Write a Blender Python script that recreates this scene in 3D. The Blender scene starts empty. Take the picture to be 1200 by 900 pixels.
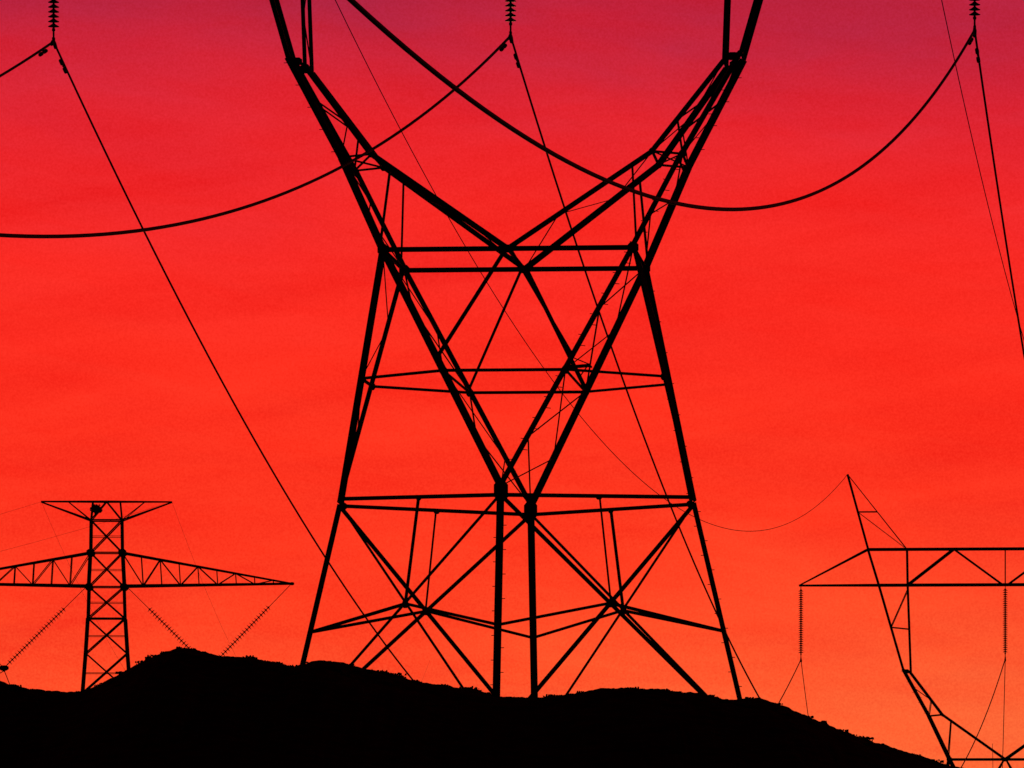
import bpy, math, random
from mathutils import Vector, noise
random.seed(7)
EYE=1.7
scene=bpy.context.scene
scene.view_settings.view_transform='Standard'
scene.view_settings.look='None'
scene.view_settings.exposure=0

# ------------------------------------------------------------ materials
def mat(name,c1,c2,scale=4,rough=.85,metal=0.0,bump=.1):
    m=bpy.data.materials.new(name); m.use_nodes=True
    nt=m.node_tree; b=nt.nodes['Principled BSDF']
    tc=nt.nodes.new('ShaderNodeTexCoord')
    n=nt.nodes.new('ShaderNodeTexNoise'); n.inputs['Scale'].default_value=scale; n.inputs['Detail'].default_value=6
    r=nt.nodes.new('ShaderNodeValToRGB')
    r.color_ramp.elements[0].position=.35; r.color_ramp.elements[0].color=(*c1,1)
    r.color_ramp.elements[1].position=.65; r.color_ramp.elements[1].color=(*c2,1)
    nt.links.new(tc.outputs['Object'],n.inputs['Vector'])
    nt.links.new(n.outputs['Fac'],r.inputs['Fac'])
    nt.links.new(r.outputs['Color'],b.inputs['Base Color'])
    bp=nt.nodes.new('ShaderNodeBump'); bp.inputs['Strength'].default_value=bump
    nt.links.new(n.outputs['Fac'],bp.inputs['Height']); nt.links.new(bp.outputs['Normal'],b.inputs['Normal'])
    b.inputs['Roughness'].default_value=rough; b.inputs['Metallic'].default_value=metal
    b.inputs['Specular IOR Level'].default_value=.15
    return m
M_STEEL=mat('weathered_steel',(.05,.048,.046),(.085,.08,.076),3,.8,.0,.05)
M_INS=mat('insulator_glaze',(.03,.018,.014),(.05,.03,.022),8,.5)
M_WIRE=mat('aged_aluminium_conductor',(.05,.05,.05),(.08,.08,.08),6,.75)
M_SOIL=mat('dry_hillside_soil',(.05,.034,.022),(.12,.08,.05),1.6,1,0,.8)
M_SOIL.node_tree.nodes['Principled BSDF'].inputs['Specular IOR Level'].default_value=0
M_SHRUB=mat('dry_scrub',(.04,.035,.02),(.07,.055,.03),5,1)
M_NEST=mat('nest_twigs',(.03,.022,.015),(.06,.045,.03),9,1)

class MB:
    WS=1.0; PS=1.0
    def __init__(s): s.v=[]; s.f=[]
    def obj(s,name,m,parent=None,smooth=False):
        me=bpy.data.meshes.new(name); me.from_pydata([tuple(a) for a in s.v],[],s.f); me.update()
        me.materials.append(m)
        if smooth: me.polygons.foreach_set('use_smooth',[True]*len(me.polygons))
        o=bpy.data.objects.new(name,me); scene.collection.objects.link(o)
        if parent: o.parent=parent
        return o
    def frame(s,p,q):
        d=(q-p).normalized()
        up=Vector((0,0,1))
        a=d.cross(up)
        if a.length<.05: a=Vector((1,0,0))-d*d.x
        a.normalize(); b=d.cross(a).normalized()
        return d,a,b
    def angle(s,p,q,w):           # rolled steel angle (L section)
        p=Vector(p);q=Vector(q); w=w*s.WS
        if (q-p).length<1e-4: return
        d,a,b=s.frame(p,q); t=.16*w; o=-.5*w
        pr=[(o,o),(o+w,o),(o+w,o+t),(o+t,o+t),(o+t,o+w),(o,o+w)]
        i=len(s.v)
        for e in (p,q):
            for x,y in pr: s.v.append(e+a*x+b*y)
        for k in range(6):
            s.f.append((i+k,i+(k+1)%6,i+6+(k+1)%6,i+6+k))
        s.f.append(tuple(i+5-k for k in range(6))); s.f.append(tuple(i+6+k for k in range(6)))
    def box(s,p,q,w,h=None):
        h=h or w; p=Vector(p);q=Vector(q); d,a,b=s.frame(p,q); i=len(s.v)
        for e in (p,q):
            for x,y in ((-w/2,-h/2),(w/2,-h/2),(w/2,h/2),(-w/2,h/2)): s.v.append(e+a*x+b*y)
        for k in range(4): s.f.append((i+k,i+(k+1)%4,i+4+(k+1)%4,i+4+k))
        s.f.append((i+3,i+2,i+1,i)); s.f.append((i+4,i+5,i+6,i+7))
    def plate(s,c,w,h,t,ax,rot=0):    # gusset: octagonal plate normal to ax
        w*=s.PS;h*=s.PS
        c=Vector(c);ax=Vector(ax).normalized()
        a=ax.cross(Vector((0,0,1))).normalized(); b=Vector((0,0,1))
        i=len(s.v); pts=[(-1,-.5),(-.5,-1),(.5,-1),(1,-.5),(1,.5),(.5,1),(-.5,1),(-1,.5)]
        for sg in (-1,1):
            for x,y in pts: s.v.append(c+a*x*w/2+b*y*h/2+ax*t/2*sg)
        for k in range(8): s.f.append((i+k,i+(k+1)%8,i+8+(k+1)%8,i+8+k))
        s.f.append(tuple(i+7-k for k in range(8))); s.f.append(tuple(i+8+k for k in range(8)))
    def tube(s,pts,r,n=8):
        pts=[Vector(p) for p in pts]; i=len(s.v)
        for j,p in enumerate(pts):
            A=pts[max(0,j-1)];B=pts[min(len(pts)-1,j+1)]
            d,a,b=s.frame(A,B)
            for k in range(n):
                an=2*math.pi*k/n; s.v.append(p+(a*math.cos(an)+b*math.sin(an))*r)
        for j in range(len(pts)-1):
            for k in range(n):
                s.f.append((i+j*n+k,i+j*n+(k+1)%n,i+(j+1)*n+(k+1)%n,i+(j+1)*n+k))
        s.f.append(tuple(i+n-1-k for k in range(n))); e=i+(len(pts)-1)*n
        s.f.append(tuple(e+k for k in range(n)))
    def lathe(s,p,q,prof,n=14):       # prof: (t along 0..len, radius)
        p=Vector(p);q=Vector(q);d,a,b=s.frame(p,q); i=len(s.v)
        for t,r in prof:
            for k in range(n):
                an=2*math.pi*k/n; s.v.append(p+d*t+(a*math.cos(an)+b*math.sin(an))*r)
        for j in range(len(prof)-1):
            for k in range(n):
                s.f.append((i+j*n+k,i+j*n+(k+1)%n,i+(j+1)*n+(k+1)%n,i+(j+1)*n+k))
        s.f.append(tuple(i+n-1-k for k in range(n))); e=i+(len(prof)-1)*n
        s.f.append(tuple(e+k for k in range(n)))

def lerp(a,b,t): return Vector(a)*(1-t)+Vector(b)*t
def at_z(a,b,z):
    a=Vector(a);b=Vector(b); t=(z-a.z)/(b.z-a.z); return a.lerp(b,t)

def insulator(p,q,name,parent,lead0=.35,lead1=.45,R=.2,pitch=.172):
    mb=MB(); p=Vector(p);q=Vector(q); L=(q-p).length
    prof=[(0,.03),(lead0-.05,.03),(lead0-.05,.07),(lead0,.07)]
    t=lead0
    while t<L-lead1-pitch*.5:
        prof+=[(t+.005,.06),(t+.03,.09),(t+.065,R*.75),(t+.09,R),(t+.105,R),(t+.11,R*.8),(t+.115,.05),(t+pitch-.02,.035)]
        t+=pitch
    prof+=[(t,.06),(t+.08,.06),(t+.1,.035),(L,.035)]
    mb.lathe(p,q,prof)
    return mb.obj(name,M_INS,parent)

# ------------------------------------------------------------ delta-window lattice tower
US=(-16.45,-.2,16.05)
US2=(-15.95,0,15.95)
def delta_tower(cx,cy,z0,phi,us):
    """local datum: z0 is added to heights; waist at local 18.85"""
    root=bpy.data.objects.new('transmission_tower',None); scene.collection.objects.link(root)
    root.location=(cx,cy,z0); root.rotation_euler=(0,0,-phi)
    mb=MB(); mb.WS=.96; mb.PS=.78; A=mb.angle
    V=lambda u,v,z: Vector((u,v,z))
    hd=lambda z: 6.25+.235*(10.2-z)
    def corner(k,z):
        h=hd(z); return [V(-h,0,z),V(0,-h,z),V(h,0,z),V(0,h,z)][k]
    ZR,Z2,ZB,ZG=10.2,5.75,1.9,-1.3
    for k in range(4):
        w=.27 if k in(1,3) else .18
        A(corner(k,ZG),corner(k,ZR+(.25 if k in(1,3) else .05)),w)
        if k in(1,3): mb.box(corner(k,ZG),corner(k,ZR),.15,.15)
    for k in range(4):
        j=(k+1)%4
        near=1 in(k,j)
        def rc(i):
            c=corner(i,ZR)
            if near and i in(0,2): c.z+=.25
            return c
        a,b=corner(k,ZR),corner(j,ZR)
        A(rc(k),rc(j),.14); m=(rc(k)+rc(j))/2
        a2,b2=corner(k,ZB),corner(j,ZB)
        A(a,b2,.115);A(b,a2,.115)
        wa=(b-a).length; wb=(b2-a2).length; t=wa/(wa+wb); X=a.lerp(b2,t)
        A(m,X,.085)
        ca,cb=corner(k,Z2),corner(j,Z2)
        A(ca,X,.11);A(X,cb,.11)
        nrm=(b-a).cross(V(0,0,1))
        mb.plate(X,.38,.38,.03,nrm); mb.plate(m-V(0,0,.05),.3,.2,.03,nrm)
        for c0 in (a,b): mb.plate(c0.lerp(m,.04),.4,.3,.03,nrm)
    ZW=18.85; ZM=14.55
    NJ={-1:V(0,-6.2,10.5),1:V(0,6.2,10.5)}
    W={(s,d):V(s*4.33,d*3.5,ZW) for s in(-1,1) for d in(-1,1)}
    for s in(-1,1):
        O=V(s*6.22,0,10.3)
        for d in(-1,1):
            A(O,W[s,d],.2); A(NJ[d],W[s,d],.2)
            mo=at_z(O,W[s,d],ZM); mn=at_z(NJ[d],W[s,d],ZM)
            A(mo,mn,.1)
            mb.plate(mn,.32,.38,.03,V(0,1,0)); mb.plate(mo,.25,.35,.03,V(0,1,0))
            C=V(0,d*3.5,ZW)
            A(C+V(s*.12,0,-.1),at_z(NJ[d],W[s,d],ZM+(.45 if d<0 else .05)),.12)
        A(at_z(O,W[s,-1],ZM),at_z(O,W[s,1],ZM),.09)
        A(at_z(NJ[-1],W[s,-1],ZM),at_z(NJ[1],W[s,1],ZM),.07)
        zs=[10.5,12.2,ZM,16.7,ZW]
        for i in range(len(zs)-1):
            za,zb=zs[i],zs[i+1]
            d=-1 if i%2 else 1
            A(at_z(NJ[d],W[s,d],za),at_z(NJ[-d],W[s,-d],zb),.055)
            A(at_z(NJ[-d],W[s,-d],za),at_z(NJ[d],W[s,d],zb),.045)
        zs=[12.5,ZM,16.7,ZW]
        for i in range(len(zs)-1):
            d=-1 if i%2 else 1
            A(at_z(O,W[s,d],zs[i]),at_z(O,W[s,-d],zs[i+1]),.04)
    for d in(-1,1):
        A(at_z(NJ[d],W[-1,d],ZM),at_z(NJ[d],W[1,d],ZM),.11)
        A(W[-1,d],W[1,d],.17)
        mb.plate(V(0,d*3.5,ZW),.6,.36,.04,V(0,1,0))
        mb.plate(NJ[d]+V(0,0,-.1),.62,.75,.05,V(0,1,0))
        for s in(-1,1): mb.plate(W[s,d],.48,.5,.04,V(0,1,0))
    for s in(-1,1): A(W[s,-1],W[s,1],.12)
    A(V(0,-3.5,ZW),V(0,3.5,ZW),.1)
    for s in(-1,1):
        O={};I={}
        for d in(-1,1):
            o=[W[s,d],V(s*5.95,d*1.95,22.25),V(s*7.95,d*1.0,25.9),V(s*9.85,d*1.0,32.5),V(s*10.7,d*1.0,35.3)]
            n=[V(0,d*3.5,ZW),V(s*4.9,d*1.95,22.35),V(s*7.35,d*1.0,25.6),V(s*7.6,d*1.0,32.5),V(s*7.65,d*1.0,35.3)]
            O[d]=o;I[d]=n
            for i in range(4):
                A(o[i],o[i+1],.21 if i<2 else .17); A(n[i],n[i+1],.19 if i<2 else .15)
            A(lerp(n[0],n[1],.86),lerp(o[0],o[1],.06),.08)
            A(n[1],o[1],.08)
            A(o[1],lerp(n[1],n[2],.35),.06);A(lerp(n[1],n[2],.35),lerp(o[1],o[2],.62),.06)
            A(n[2],o[2],.12)
            A(lerp(o[2],o[3],.5),lerp(n[2],n[3],.95),.07)
            A(lerp(o[2],o[3],.5),lerp(n[2],n[3],.5),.06)
            mb.plate(o[1],.32,.36,.03,V(0,1,0)); mb.plate(lerp(o[2],n[2],.5),.5,.36,.04,V(0,1,0))
            mb.plate(n[1],.3,.3,.03,V(0,1,0))
        for ch in(O,I):
            A(ch[-1][1],ch[1][1],.08)
            A(ch[-1][2],ch[1][2],.08)
            A(ch[-1][3],ch[1][3],.09);A(ch[-1][4],ch[1][4],.09)
            A(lerp(ch[-1][1],ch[-1][2],.0),lerp(ch[1][1],ch[1][2],.5),.045)
            A(lerp(ch[-1][1],ch[-1][2],1),lerp(ch[1][1],ch[1][2],.5),.045)
            for k in range(4):
                d=-1 if k%2 else 1
                A(lerp(ch[d][2],ch[d][3],k/4),lerp(ch[-d][2],ch[-d][3],(k+1)/4),.05)
        A(O[-1][1],I[1][1],.06);A(O[1][1],I[-1][1],.06)
        A(lerp(O[-1][0],O[-1][1],.93),lerp(O[1][0],O[1][1],.93),.06)
        for k,(t0,t1) in enumerate(((0,.35),(.35,.68),(.68,1))):
            d=-1 if k%2 else 1
            A(lerp(O[d][0],O[d][1],t0),lerp(O[-d][0],O[-d][1],t1),.05)
            A(lerp(I[d][0],I[d][1],t0),lerp(I[-d][0],I[-d][1],t1),.03)
        tip=V(s*16.1,0,32.5)
        for d in(-1,1):
            A(tip,O[d][3],.16); A(tip,O[d][4],.11)
            pk=V(s*12.3,0,41.2)
            A(pk,O[d][4],.14);A(pk,I[d][4],.06)
            A(lerp(O[d][4],pk,.5),lerp(I[d][4],pk,.5),.06)
            A(lerp(O[d][4],pk,.5),I[d][4],.03)
    for d in(-1,1):
        A(V(-9.85,d,32.5),V(9.85,d,32.5),.18);A(V(-10.7,d,35.3),V(10.7,d,35.3),.16)
        A(V(-7.6,d,32.5),V(-4,d,35.3),.17);A(V(-4,d,35.3),V(-.2,d,32.5),.11)
        A(V(7.6,d,32.5),V(4,d,35.3),.17);A(V(4,d,35.3),V(.2,d,32.5),.11)
        A(V(0,d,32.5),V(0,d,35.3),.09)
    for z in(32.5,35.3):
        xs=[-9.8,-7.6,-5.8,-4,-2,0,2,4,5.8,7.6,9.8]
        for i,u in enumerate(xs):
            A(V(u,-1,z),V(u,1,z),.08)
            if i: A(V(xs[i-1],(-1)**i,z),V(u,-(-1)**i,z),.06)
    lat=mb.obj('steel_lattice',M_STEEL,root)
    sb=MB()
    def bolts(p,q,dirv,st=.42,ln=.2):
        p=Vector(p);q=Vector(q);n=int((q-p).length/st)
        for i in range(n):
            c=p.lerp(q,(i+.5)/n); sg=1 if i%2 else -1
            sb.tube([c,c+Vector(dirv)*sg*ln],.014,5)
    bolts(corner(1,1),corner(1,ZR),(1,0,0),.42,.22)
    bolts(corner(2,1),corner(2,ZR),(1,0,0),.5,.18)
    bolts(NJ[-1],W[1,-1],(.9,0,-.1),.42,.24)
    bolts(W[1,-1],V(5.95,-1.95,22.25),(.95,0,-.1),.42,.22)
    bolts(V(6.22,0,10.3),W[1,1],(1,0,0),.6,.18)
    bolts(V(5.95,1.95,22.25),V(7.95,1,25.9),(1,0,0),.45,.26)
    bolts(V(-5.95,-1.95,22.25),V(-7.95,-1,25.9),(1,0,0),.45,.26)
    sb.obj('step_bolts',M_STEEL,root)
    pf=MB()
    c=at_z(NJ[-1],W[1,-1],ZM)
    for k in range(4): pf.box(c+V(.0,.1+k*.3,.12),c+V(.8,.1+k*.3,.18),.04)
    pf.box(c+V(.8,0,.18),c+V(.8,1.3,.18),.05);pf.box(c+V(.15,0,.45),c+V(.8,0,.18),.035)
    pf.box(c+V(.45,0,-.3),c+V(.8,0,.18),.04)
    pf.obj('climbing_platform',M_STEEL,root)
    for u in us:
        if abs(u)>16.1:   # hanger link out to the string
            lk=MB(); lk.box((math.copysign(16.0,u),0,32.5),(u,0,32.5),.1); lk.obj('string_hanger',M_STEEL,root)
        insulator((u,0,32.5),(u,0,26.75),'insulator_string',root)
        fm=MB()
        fm.box((u,-.14,26.78),(u,.14,26.78),.07)
        fm.tube([(u,-.42,26.55),(u,-.15,26.68),(u,0,26.7),(u,.15,26.68),(u,.42,26.55)],.07,8)
        for sg in(-1,1):
            fm.tube([(u-.01*sg,sg*.05,26.7),(u,sg*.06,26.85)],.05,6)
        fm.obj('suspension_clamp',M_STEEL,root)
    return root

PHI=.085
MAINC=Vector((.15,180,EYE))
tw=delta_tower(.15,180,EYE,PHI,US)
C2=Vector(((1178-600)/15.0,400,EYE+2.8-18.85))
tw2=delta_tower(C2.x,C2.y,C2.z,.1,US2)
def loc(c,phi,u,v,z): return Vector((c.x+u*math.cos(phi)+v*math.sin(phi),c.y-u*math.sin(phi)+v*math.cos(phi),c.z+z))

# ------------------------------------------------------------ conductors
def wire(name,p,q,b,r,n=90,dampers=False):
    """hanging parabola z = line - b*t*(L-t)"""
    p=Vector(p);q=Vector(q);L=((q-p).xy).length; pts=[]
    for i in range(n+1):
        t=i/n; c=p.lerp(q,t); c.z-=b*(t*L)*(L-t*L); pts.append(c)
    mb=MB(); mb.tube(pts,r,8)
    if dampers:   # Stockbridge damper hung near the clamp
        def pos(d):
            t=d/L; c=p.lerp(q,t); c.z-=b*d*(L-d); return c
        d0=1.3
        a0=pos(d0-.28)-Vector((0,0,.14)); a1=pos(d0+.28)-Vector((0,0,.14)); m0=pos(d0)
        mb.tube([a0,a1],.02,6); mb.tube([m0,m0-Vector((0,0,.16))],.035,6)
        dd=(a1-a0).normalized()
        mb.tube([a0-dd*.1,a0+dd*.14],.07,8); mb.tube([a1-dd*.14,a1+dd*.1],.07,8)
    return mb.obj(name,M_WIRE,None,True)
for u,u2,sag in zip(US,US2,(1.0,1.04,1.0)):
    p=loc(MAINC,PHI,u,0,26.7)
    q=Vector((p.x-.2*161,p.y-161,p.z))
    wire('power_line',p,q,.00207*sag,.048,120,True)
    q=loc(C2,.1,u2,0,26.7)
    wire('power_line',p,q,.00162 if u>5 else .00158,.04,120,True)
    q2=Vector((q.x+.09*260,q.y+260,q.z-4))
    wire('power_line',q,q2,.0009,.03,60)
for s in(-1,1):
    p=loc(MAINC,PHI,s*12.3,0,41.2); q=loc(C2,.1,s*12.3,0,41.2)
    wire('shield_wire',p,q,.00124/1.03,.02,100)
    wire('shield_wire',p,Vector((p.x-32.2,p.y-161,p.z)),.0016,.02,80)

# ------------------------------------------------------------ distant T-arm tower
D3=480.; K=D3/6000
c3=Vector(((125-600)*K,D3,EYE))
root3=bpy.data.objects.new('transmission_tower',None); scene.collection.objects.link(root3)
root3.location=c3; root3.rotation_euler=(0,0,.06)
mb=MB();mb.WS=.85;mb.PS=.85;A=mb.angle
def L3(dx,v,py): return Vector((dx*K,v*K,(932-py)*K))
prof=[(588,17),(610,18),(648,18.5),(688,20.5),(725,21.5),(766,24),(812,27.5),(870,34),(935,40),(1010,47),(1115,58)]
cor=[(-1,-1),(1,-1),(1,1),(-1,1)]
for i in range(1,len(prof)-1):
    y0,h0=prof[i];y1,h1=prof[i+1]
    for k in range(4):
        a=cor[k];b=cor[(k+1)%4]
        pa=L3(a[0]*h0,a[1]*h0,y0);pb=L3(b[0]*h0,b[1]*h0,y0);qa=L3(a[0]*h1,a[1]*h1,y1);qb=L3(b[0]*h1,b[1]*h1,y1)
        A(pa,qa,.32);A(pa,qb,.15);A(pb,qa,.15)
        if i<4: A(qa,qb,.14)
        if i==1:A(pa,pb,.16)
        m=(pa+qb)/2; A((pa+qa)/2,m,.07);A((pb+qb)/2,m,.07)
for s in(-1,1):
    for d in(-1,1):
        A(L3(s*76.5,0,588),L3(0,d*10,588),.17);A(L3(s*76.5,0,588.5),L3(s*18,d*18,610),.15)
        A(L3(s*18,d*18,610),L3(s*16,d*12,588),.14);A(L3(s*45,d*4,588),L3(s*18,d*18,610),.08)
        A(L3(s*0,d*12,588),L3(s*18,d*18,610),.13)
for s in(-1,1):
    tip=L3(s*217,0,683.5)
    for d in(-1,1):
        bt=L3(s*21,d*20,687);tp=L3(s*18.5,d*18.5,648)
        A(tip,bt,.27);A(tip,tp,.2)
        n=9
        for k in range(n):
            t0=k/n;t1=(k+1)/n
            A(lerp(bt,tip,t0),lerp(tp,tip,t0),.09)
            if k%2: A(lerp(bt,tip,t0),lerp(tp,tip,t1),.1)
            else: A(lerp(tp,tip,t0),lerp(bt,tip,t1),.1)
    for k in range(9):
        t=k/9;dd=1 if k%2 else -1
        for base,y in((21,687),(18.5,648)):
            a=lerp(L3(s*base,20,y),tip,t);b=lerp(L3(s*base,-20,y),tip,t);A(a,b,.09)
            a2=lerp(L3(s*base,20*dd,y),tip,t);b2=lerp(L3(s*base,-20*dd,y),tip,min(1,(k+1)/9));A(a2,b2,.09)
    tip2=L3(s*217,0,683.5); mb.plate(tip2,.5,.35,.1,(0,1,0))
for i in(2,3):
    y0,h0=prof[i]
    for sx in(-1,1):
        for sy in(-1,1): mb.plate(L3(sx*h0,sy*h0,y0),.9,.7,.08,(0,1,0))
mb.obj('steel_lattice',M_STEEL,root3)
for s in(-1,1):
    bot=L3(s*120,0,783)
    for a in(L3(s*24,0,688),L3(s*215,0,685)):
        insulator(a,bot,'insulator_string',root3,2.9,.5,.3,.32)
    fm=MB();fm.plate(bot,.9,.5,.1,(0,1,0));fm.tube([bot+Vector((0,-.6,-.2)),bot+Vector((0,.6,-.2))],.15,8)
    fm.obj('suspension_clamp',M_STEEL,root3)
nb=MB();nc=L3(-12,-4,597)
for k in range(170):
    d=Vector((random.gauss(0,1),random.gauss(0,1),random.gauss(0,.8))).normalized()
    o=Vector((d.x*.42,d.y*.42,d.z*.38)); t=Vector((random.gauss(0,1),random.gauss(0,1),random.gauss(0,.4))).normalized()*.28
    nb.box(nc+o*.8-t,nc+o*.8+t,.07)
nb.obj('bird_nest',M_NEST,root3)
for s in(-1,1):
    b=c3+L3(s*120,0,786)
    wire('power_line',b,b+Vector((20,260,-8)),.0015,.04,60)
    wire('power_line',b,b+Vector((-190,-200,0)),.0016,.04,60)
    a=c3+L3(s*76.5,0,588)
    wire('shield_wire',a,a+Vector((-190,-200,0)),.0010,.01,50)
    wire('shield_wire',a,a+Vector((20,260,-8)),.0012,.01,50)

# ------------------------------------------------------------ terrain
PR=[(0,798),(15,804),(40,808),(95,811),(115,807),(135,797),(160,782),(190,769),(215,762),(240,764),(265,770),(300,769),(330,775),(345,780),(365,774),(395,776),(420,783),(460,791),(500,799),(550,808),(590,816),(640,817),(670,812),(710,806),(740,805),(775,808),(810,813),(850,818),(885,818),(910,825),(950,843),(1000,862),(1040,876),(1080,889),(1110,899),(1200,914)]
RX=[((x-600)*.025,(932-y)*.025+EYE) for x,y in PR]
RX=[(-3000,0),(-400,0),(-120,1.5),(-60,3.2),(-30,4.4)]+RX+[(22,1.6),(40,.6),(80,.2),(400,0),(3000,0)]
def prof_z(x):
    if x<=RX[0][0]: return RX[0][1]
    for i in range(len(RX)-1):
        if x<=RX[i+1][0]:
            t=(x-RX[i][0])/(RX[i+1][0]-RX[i][0])
            return RX[i][1]*(1-t)+RX[i+1][1]*t
    return RX[-1][1]
def ss(a,b,x):
    t=max(0,min(1,(x-a)/(b-a))); return t*t*(3-2*t)
def height(x,y):
    g=(.35*ss(30,120,y)+.65*ss(118,150,y))*(1-.6*ss(153,195,y)); g*=1-ss(200,250,y)
    n=noise.noise(Vector((x*.35,y*.2,3)))*.12+noise.noise(Vector((x*1.3,y*.8,7)))*.07
    n+=noise.noise(Vector((x*3.5,y*2.5,1)))*.05+noise.noise(Vector((x*8,y*5,4)))*.03
    amp=ss(20,110,y)*(1-.5*ss(300,600,y))
    nn=noise.noise(Vector((x*.01,y*.01,9)))*1.0*ss(300,900,y)
    return prof_z(x)*g + n*amp -13.5*ss(200,290,y)+nn-.05
xs=[-8000,-4000,-2000,-1000,-500,-300,-200,-140,-100,-75,-55,-42,-34,-28,-24,-21,-19,-17.5]
x=-16.5
while x<=16.5: xs.append(x); x+=.06
xs+=[17.5,19,21,24,28,34,42,55,75,100,140,200,300,500,1000,2000,4000,8000]
ys=[-3000,-1000,-300,-100,-40,-10,0,10,20,32,44,56,66,76,86,95,103,110,116,121,125,129,132,135,138,140,142]
y=143.
while y<=156: ys.append(y); y+=.22
ys+=[158,160,162,164,167,170,174,178,182,186,190,195,200,206,212,220,228,236,245,255,265,275,290,310,340,380,430,500,600,750,1000,1500,2500,5000,10000]
vs=[(a,b,height(a,b)) for b in ys for a in xs]
nx=len(xs); fs=[(j*nx+i,j*nx+i+1,(j+1)*nx+i+1,(j+1)*nx+i) for j in range(len(ys)-1) for i in range(nx-1)]
me=bpy.data.meshes.new('hill');me.from_pydata(vs,[],fs);me.update();me.materials.append(M_SOIL)
me.polygons.foreach_set('use_smooth',[True]*len(me.polygons))
o=bpy.data.objects.new('hill',me);scene.collection.objects.link(o)
# low scrub clinging to the crest
sh=MB()
for k in range(1500):
    x=random.uniform(-17,17); y=random.gauss(149,3)
    dens=noise.noise(Vector((x*.5,y*.3,20)))
    if dens<0 and random.random()<.85: continue
    h=random.choice((.03,.04,.05,.06,.09))*random.uniform(.7,1.2)
    z=height(x,y)-.02
    for j in range(14):
        an=random.uniform(0,6.28); le=random.uniform(.0,1.0)
        bx=x+random.gauss(0,h*.9);by=y+random.gauss(0,h*.9)
        tp=(bx+math.cos(an)*h*le*.7,by+math.sin(an)*h*le*.7,z+h*random.uniform(.4,.9))
        w=h*.3; i=len(sh.v)
        sh.v+= [Vector((bx-w,by,z)),Vector((bx+w,by,z)),Vector(tp)+Vector((w*.7,0,0)),Vector(tp)-Vector((w*.7,0,0))]
        sh.f.append((i,i+1,i+2,i+3))
sh.obj('scrub_vegetation',M_SHRUB)

# ------------------------------------------------------------ dusk sky
w=bpy.data.worlds.new('World');scene.world=w;w.use_nodes=True
nt=w.node_tree;N=nt.nodes;Lk=nt.links
N.clear()
out=N.new('ShaderNodeOutputWorld');bg=N.new('ShaderNodeBackground')
tc=N.new('ShaderNodeTexCoord');sp=N.new('ShaderNodeSeparateXYZ');Lk.new(tc.outputs['Generated'],sp.inputs[0])
def math_(op,a,b=None,clamp=False):
    n=N.new('ShaderNodeMath');n.operation=op;n.use_clamp=clamp
    for i,v in enumerate((a,b)):
        if v is None: continue
        if isinstance(v,(int,float)): n.inputs[i].default_value=v
        else: Lk.new(v,n.inputs[i])
    return n.outputs[0]
X,Y,Z=sp.outputs
def nz(sx,sz,tilt,detail,rough=.55,seed=0.):
    c=N.new('ShaderNodeCombineXYZ')
    Lk.new(math_('MULTIPLY',X,sx),c.inputs[0]); Lk.new(math_('ADD',math_('MULTIPLY',Z,sz),math_('MULTIPLY',X,tilt)),c.inputs[1])
    c.inputs[2].default_value=seed
    n=N.new('ShaderNodeTexNoise');n.inputs['Scale'].default_value=1;n.inputs['Detail'].default_value=detail;n.inputs['Roughness'].default_value=rough
    n.inputs['Distortion'].default_value=.4
    Lk.new(c.outputs[0],n.inputs['Vector']);return math_('SUBTRACT',n.outputs['Fac'],.5)
big=nz(9,32,7,3,.5,3.3); fine=nz(24,150,22,7,.62,5.2); mid=nz(13,75,-9,6,.58,9.1)
# faint high-frequency mottling put into the sky colour to suggest film grain
c=N.new('ShaderNodeVectorMath');c.operation='SCALE';c.inputs['Scale'].default_value=2400;Lk.new(tc.outputs['Generated'],c.inputs[0])
gn=N.new('ShaderNodeTexNoise');gn.inputs['Scale'].default_value=1;gn.inputs['Detail'].default_value=2;Lk.new(c.outputs[0],gn.inputs['Vector'])
gr=math_('SUBTRACT',gn.outputs['Fac'],.5)
e=math_('ADD',Z,math_('MULTIPLY',big,.036)); e=math_('ADD',e,math_('MULTIPLY',mid,.026))
e=math_('ADD',e,math_('MULTIPLY',math_('ABSOLUTE',math_('ADD',X,-.01)),.03))
f=math_('DIVIDE',e,.165,True)
r=N.new('ShaderNodeValToRGB')
r.color_ramp.interpolation='B_SPLINE'
def lin(c): return tuple(((v/255)/12.92 if v/255<=.04045 else ((v/255+.055)/1.055)**2.4) for v in c)+(1,)
st=[(.009,(255,92,48)),(.028,(255,70,38)),(.05,(255,52,31)),(.08,(254,40,28)),(.107,(248,36,33)),(.128,(234,33,43)),(.146,(210,32,54)),(.165,(166,28,62))]
cr=r.color_ramp
cr.elements[0].position=st[0][0]/.165;cr.elements[0].color=lin(st[0][1])
cr.elements[1].position=st[-1][0]/.165;cr.elements[1].color=lin(st[-1][1])
for p,c_ in st[1:-1]:
    el=cr.elements.new(p/.165);el.color=lin(c_)
Lk.new(f,r.inputs['Fac'])
mx=N.new('ShaderNodeMix');mx.data_type='RGBA';mx.blend_type='MULTIPLY';mx.inputs[0].default_value=1
mul=math_('ADD',1.0,math_('ADD',math_('MULTIPLY',fine,.8),math_('MULTIPLY',mid,.9)))
mul=math_('ADD',mul,math_('MULTIPLY',gr,.9))
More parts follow.
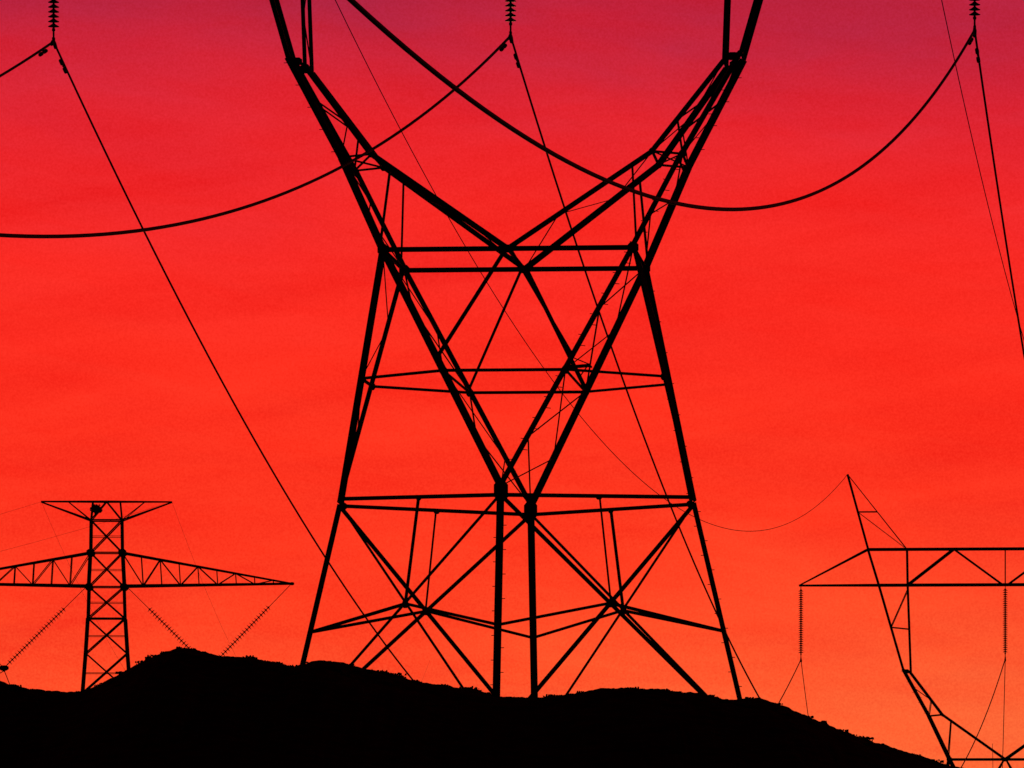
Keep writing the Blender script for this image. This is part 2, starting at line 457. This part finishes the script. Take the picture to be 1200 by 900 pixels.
# warmer glow low down on the side where the sun went
def mr(v,a,b,c,d):
    n=N.new('ShaderNodeMapRange');n.interpolation_type='SMOOTHSTEP';Lk.new(v,n.inputs[0])
    for i,k in enumerate((a,b,c,d)): n.inputs[i+1].default_value=k
    return n.outputs[0]
glow=math_('MULTIPLY',mr(X,-.03,.09,0.,1.),mr(Z,.0,.075,1.,0.))
cc=N.new('ShaderNodeCombineColor')
Lk.new(math_('ADD',math_('ADD',.985,math_('MULTIPLY',mid,.3)),math_('MULTIPLY',gr,.22)),cc.inputs[0])
gch=math_('ADD',mul,math_('MULTIPLY',mid,.8)); gch=math_('ADD',gch,math_('MULTIPLY',glow,.55))
Lk.new(gch,cc.inputs[1]);Lk.new(math_('ADD',mul,math_('MULTIPLY',glow,.5)),cc.inputs[2])
Lk.new(r.outputs['Color'],mx.inputs[6]);Lk.new(cc.outputs[0],mx.inputs[7])
fall=math_('MULTIPLY',mr(Y,.2,.95,.008,1.0),mr(Z,.16,.5,1.0,.04))
sc=N.new('ShaderNodeVectorMath');sc.operation='SCALE';Lk.new(mx.outputs[2],sc.inputs[0]);Lk.new(fall,sc.inputs['Scale'])
sky=N.new('ShaderNodeTexSky');sky.sky_type='NISHITA';sky.sun_disc=False
sky.sun_elevation=math.radians(1.0);sky.sun_rotation=math.radians(0)
s2=N.new('ShaderNodeVectorMath');s2.operation='SCALE';Lk.new(sky.outputs[0],s2.inputs[0]);s2.inputs['Scale'].default_value=.0008
ad=N.new('ShaderNodeVectorMath');ad.operation='ADD';Lk.new(sc.outputs[0],ad.inputs[0]);Lk.new(s2.outputs[0],ad.inputs[1])
Lk.new(ad.outputs[0],bg.inputs['Color']);bg.inputs['Strength'].default_value=1
Lk.new(bg.outputs[0],out.inputs['Surface'])

sl=bpy.data.lights.new('sun','SUN');sl.energy=.25;sl.angle=math.radians(.5);sl.color=(1,.35,.15)
so=bpy.data.objects.new('sun',sl);scene.collection.objects.link(so)
so.rotation_euler=(math.radians(-89),0,0)

cam=bpy.data.cameras.new('camera');co=bpy.data.objects.new('camera',cam);scene.collection.objects.link(co)
co.location=(0,0,EYE);co.rotation_euler=(math.radians(90),0,0)
cam.sensor_width=36;cam.lens=180;cam.shift_y=482/1200;cam.clip_end=30000;cam.clip_start=.5
scene.camera=co
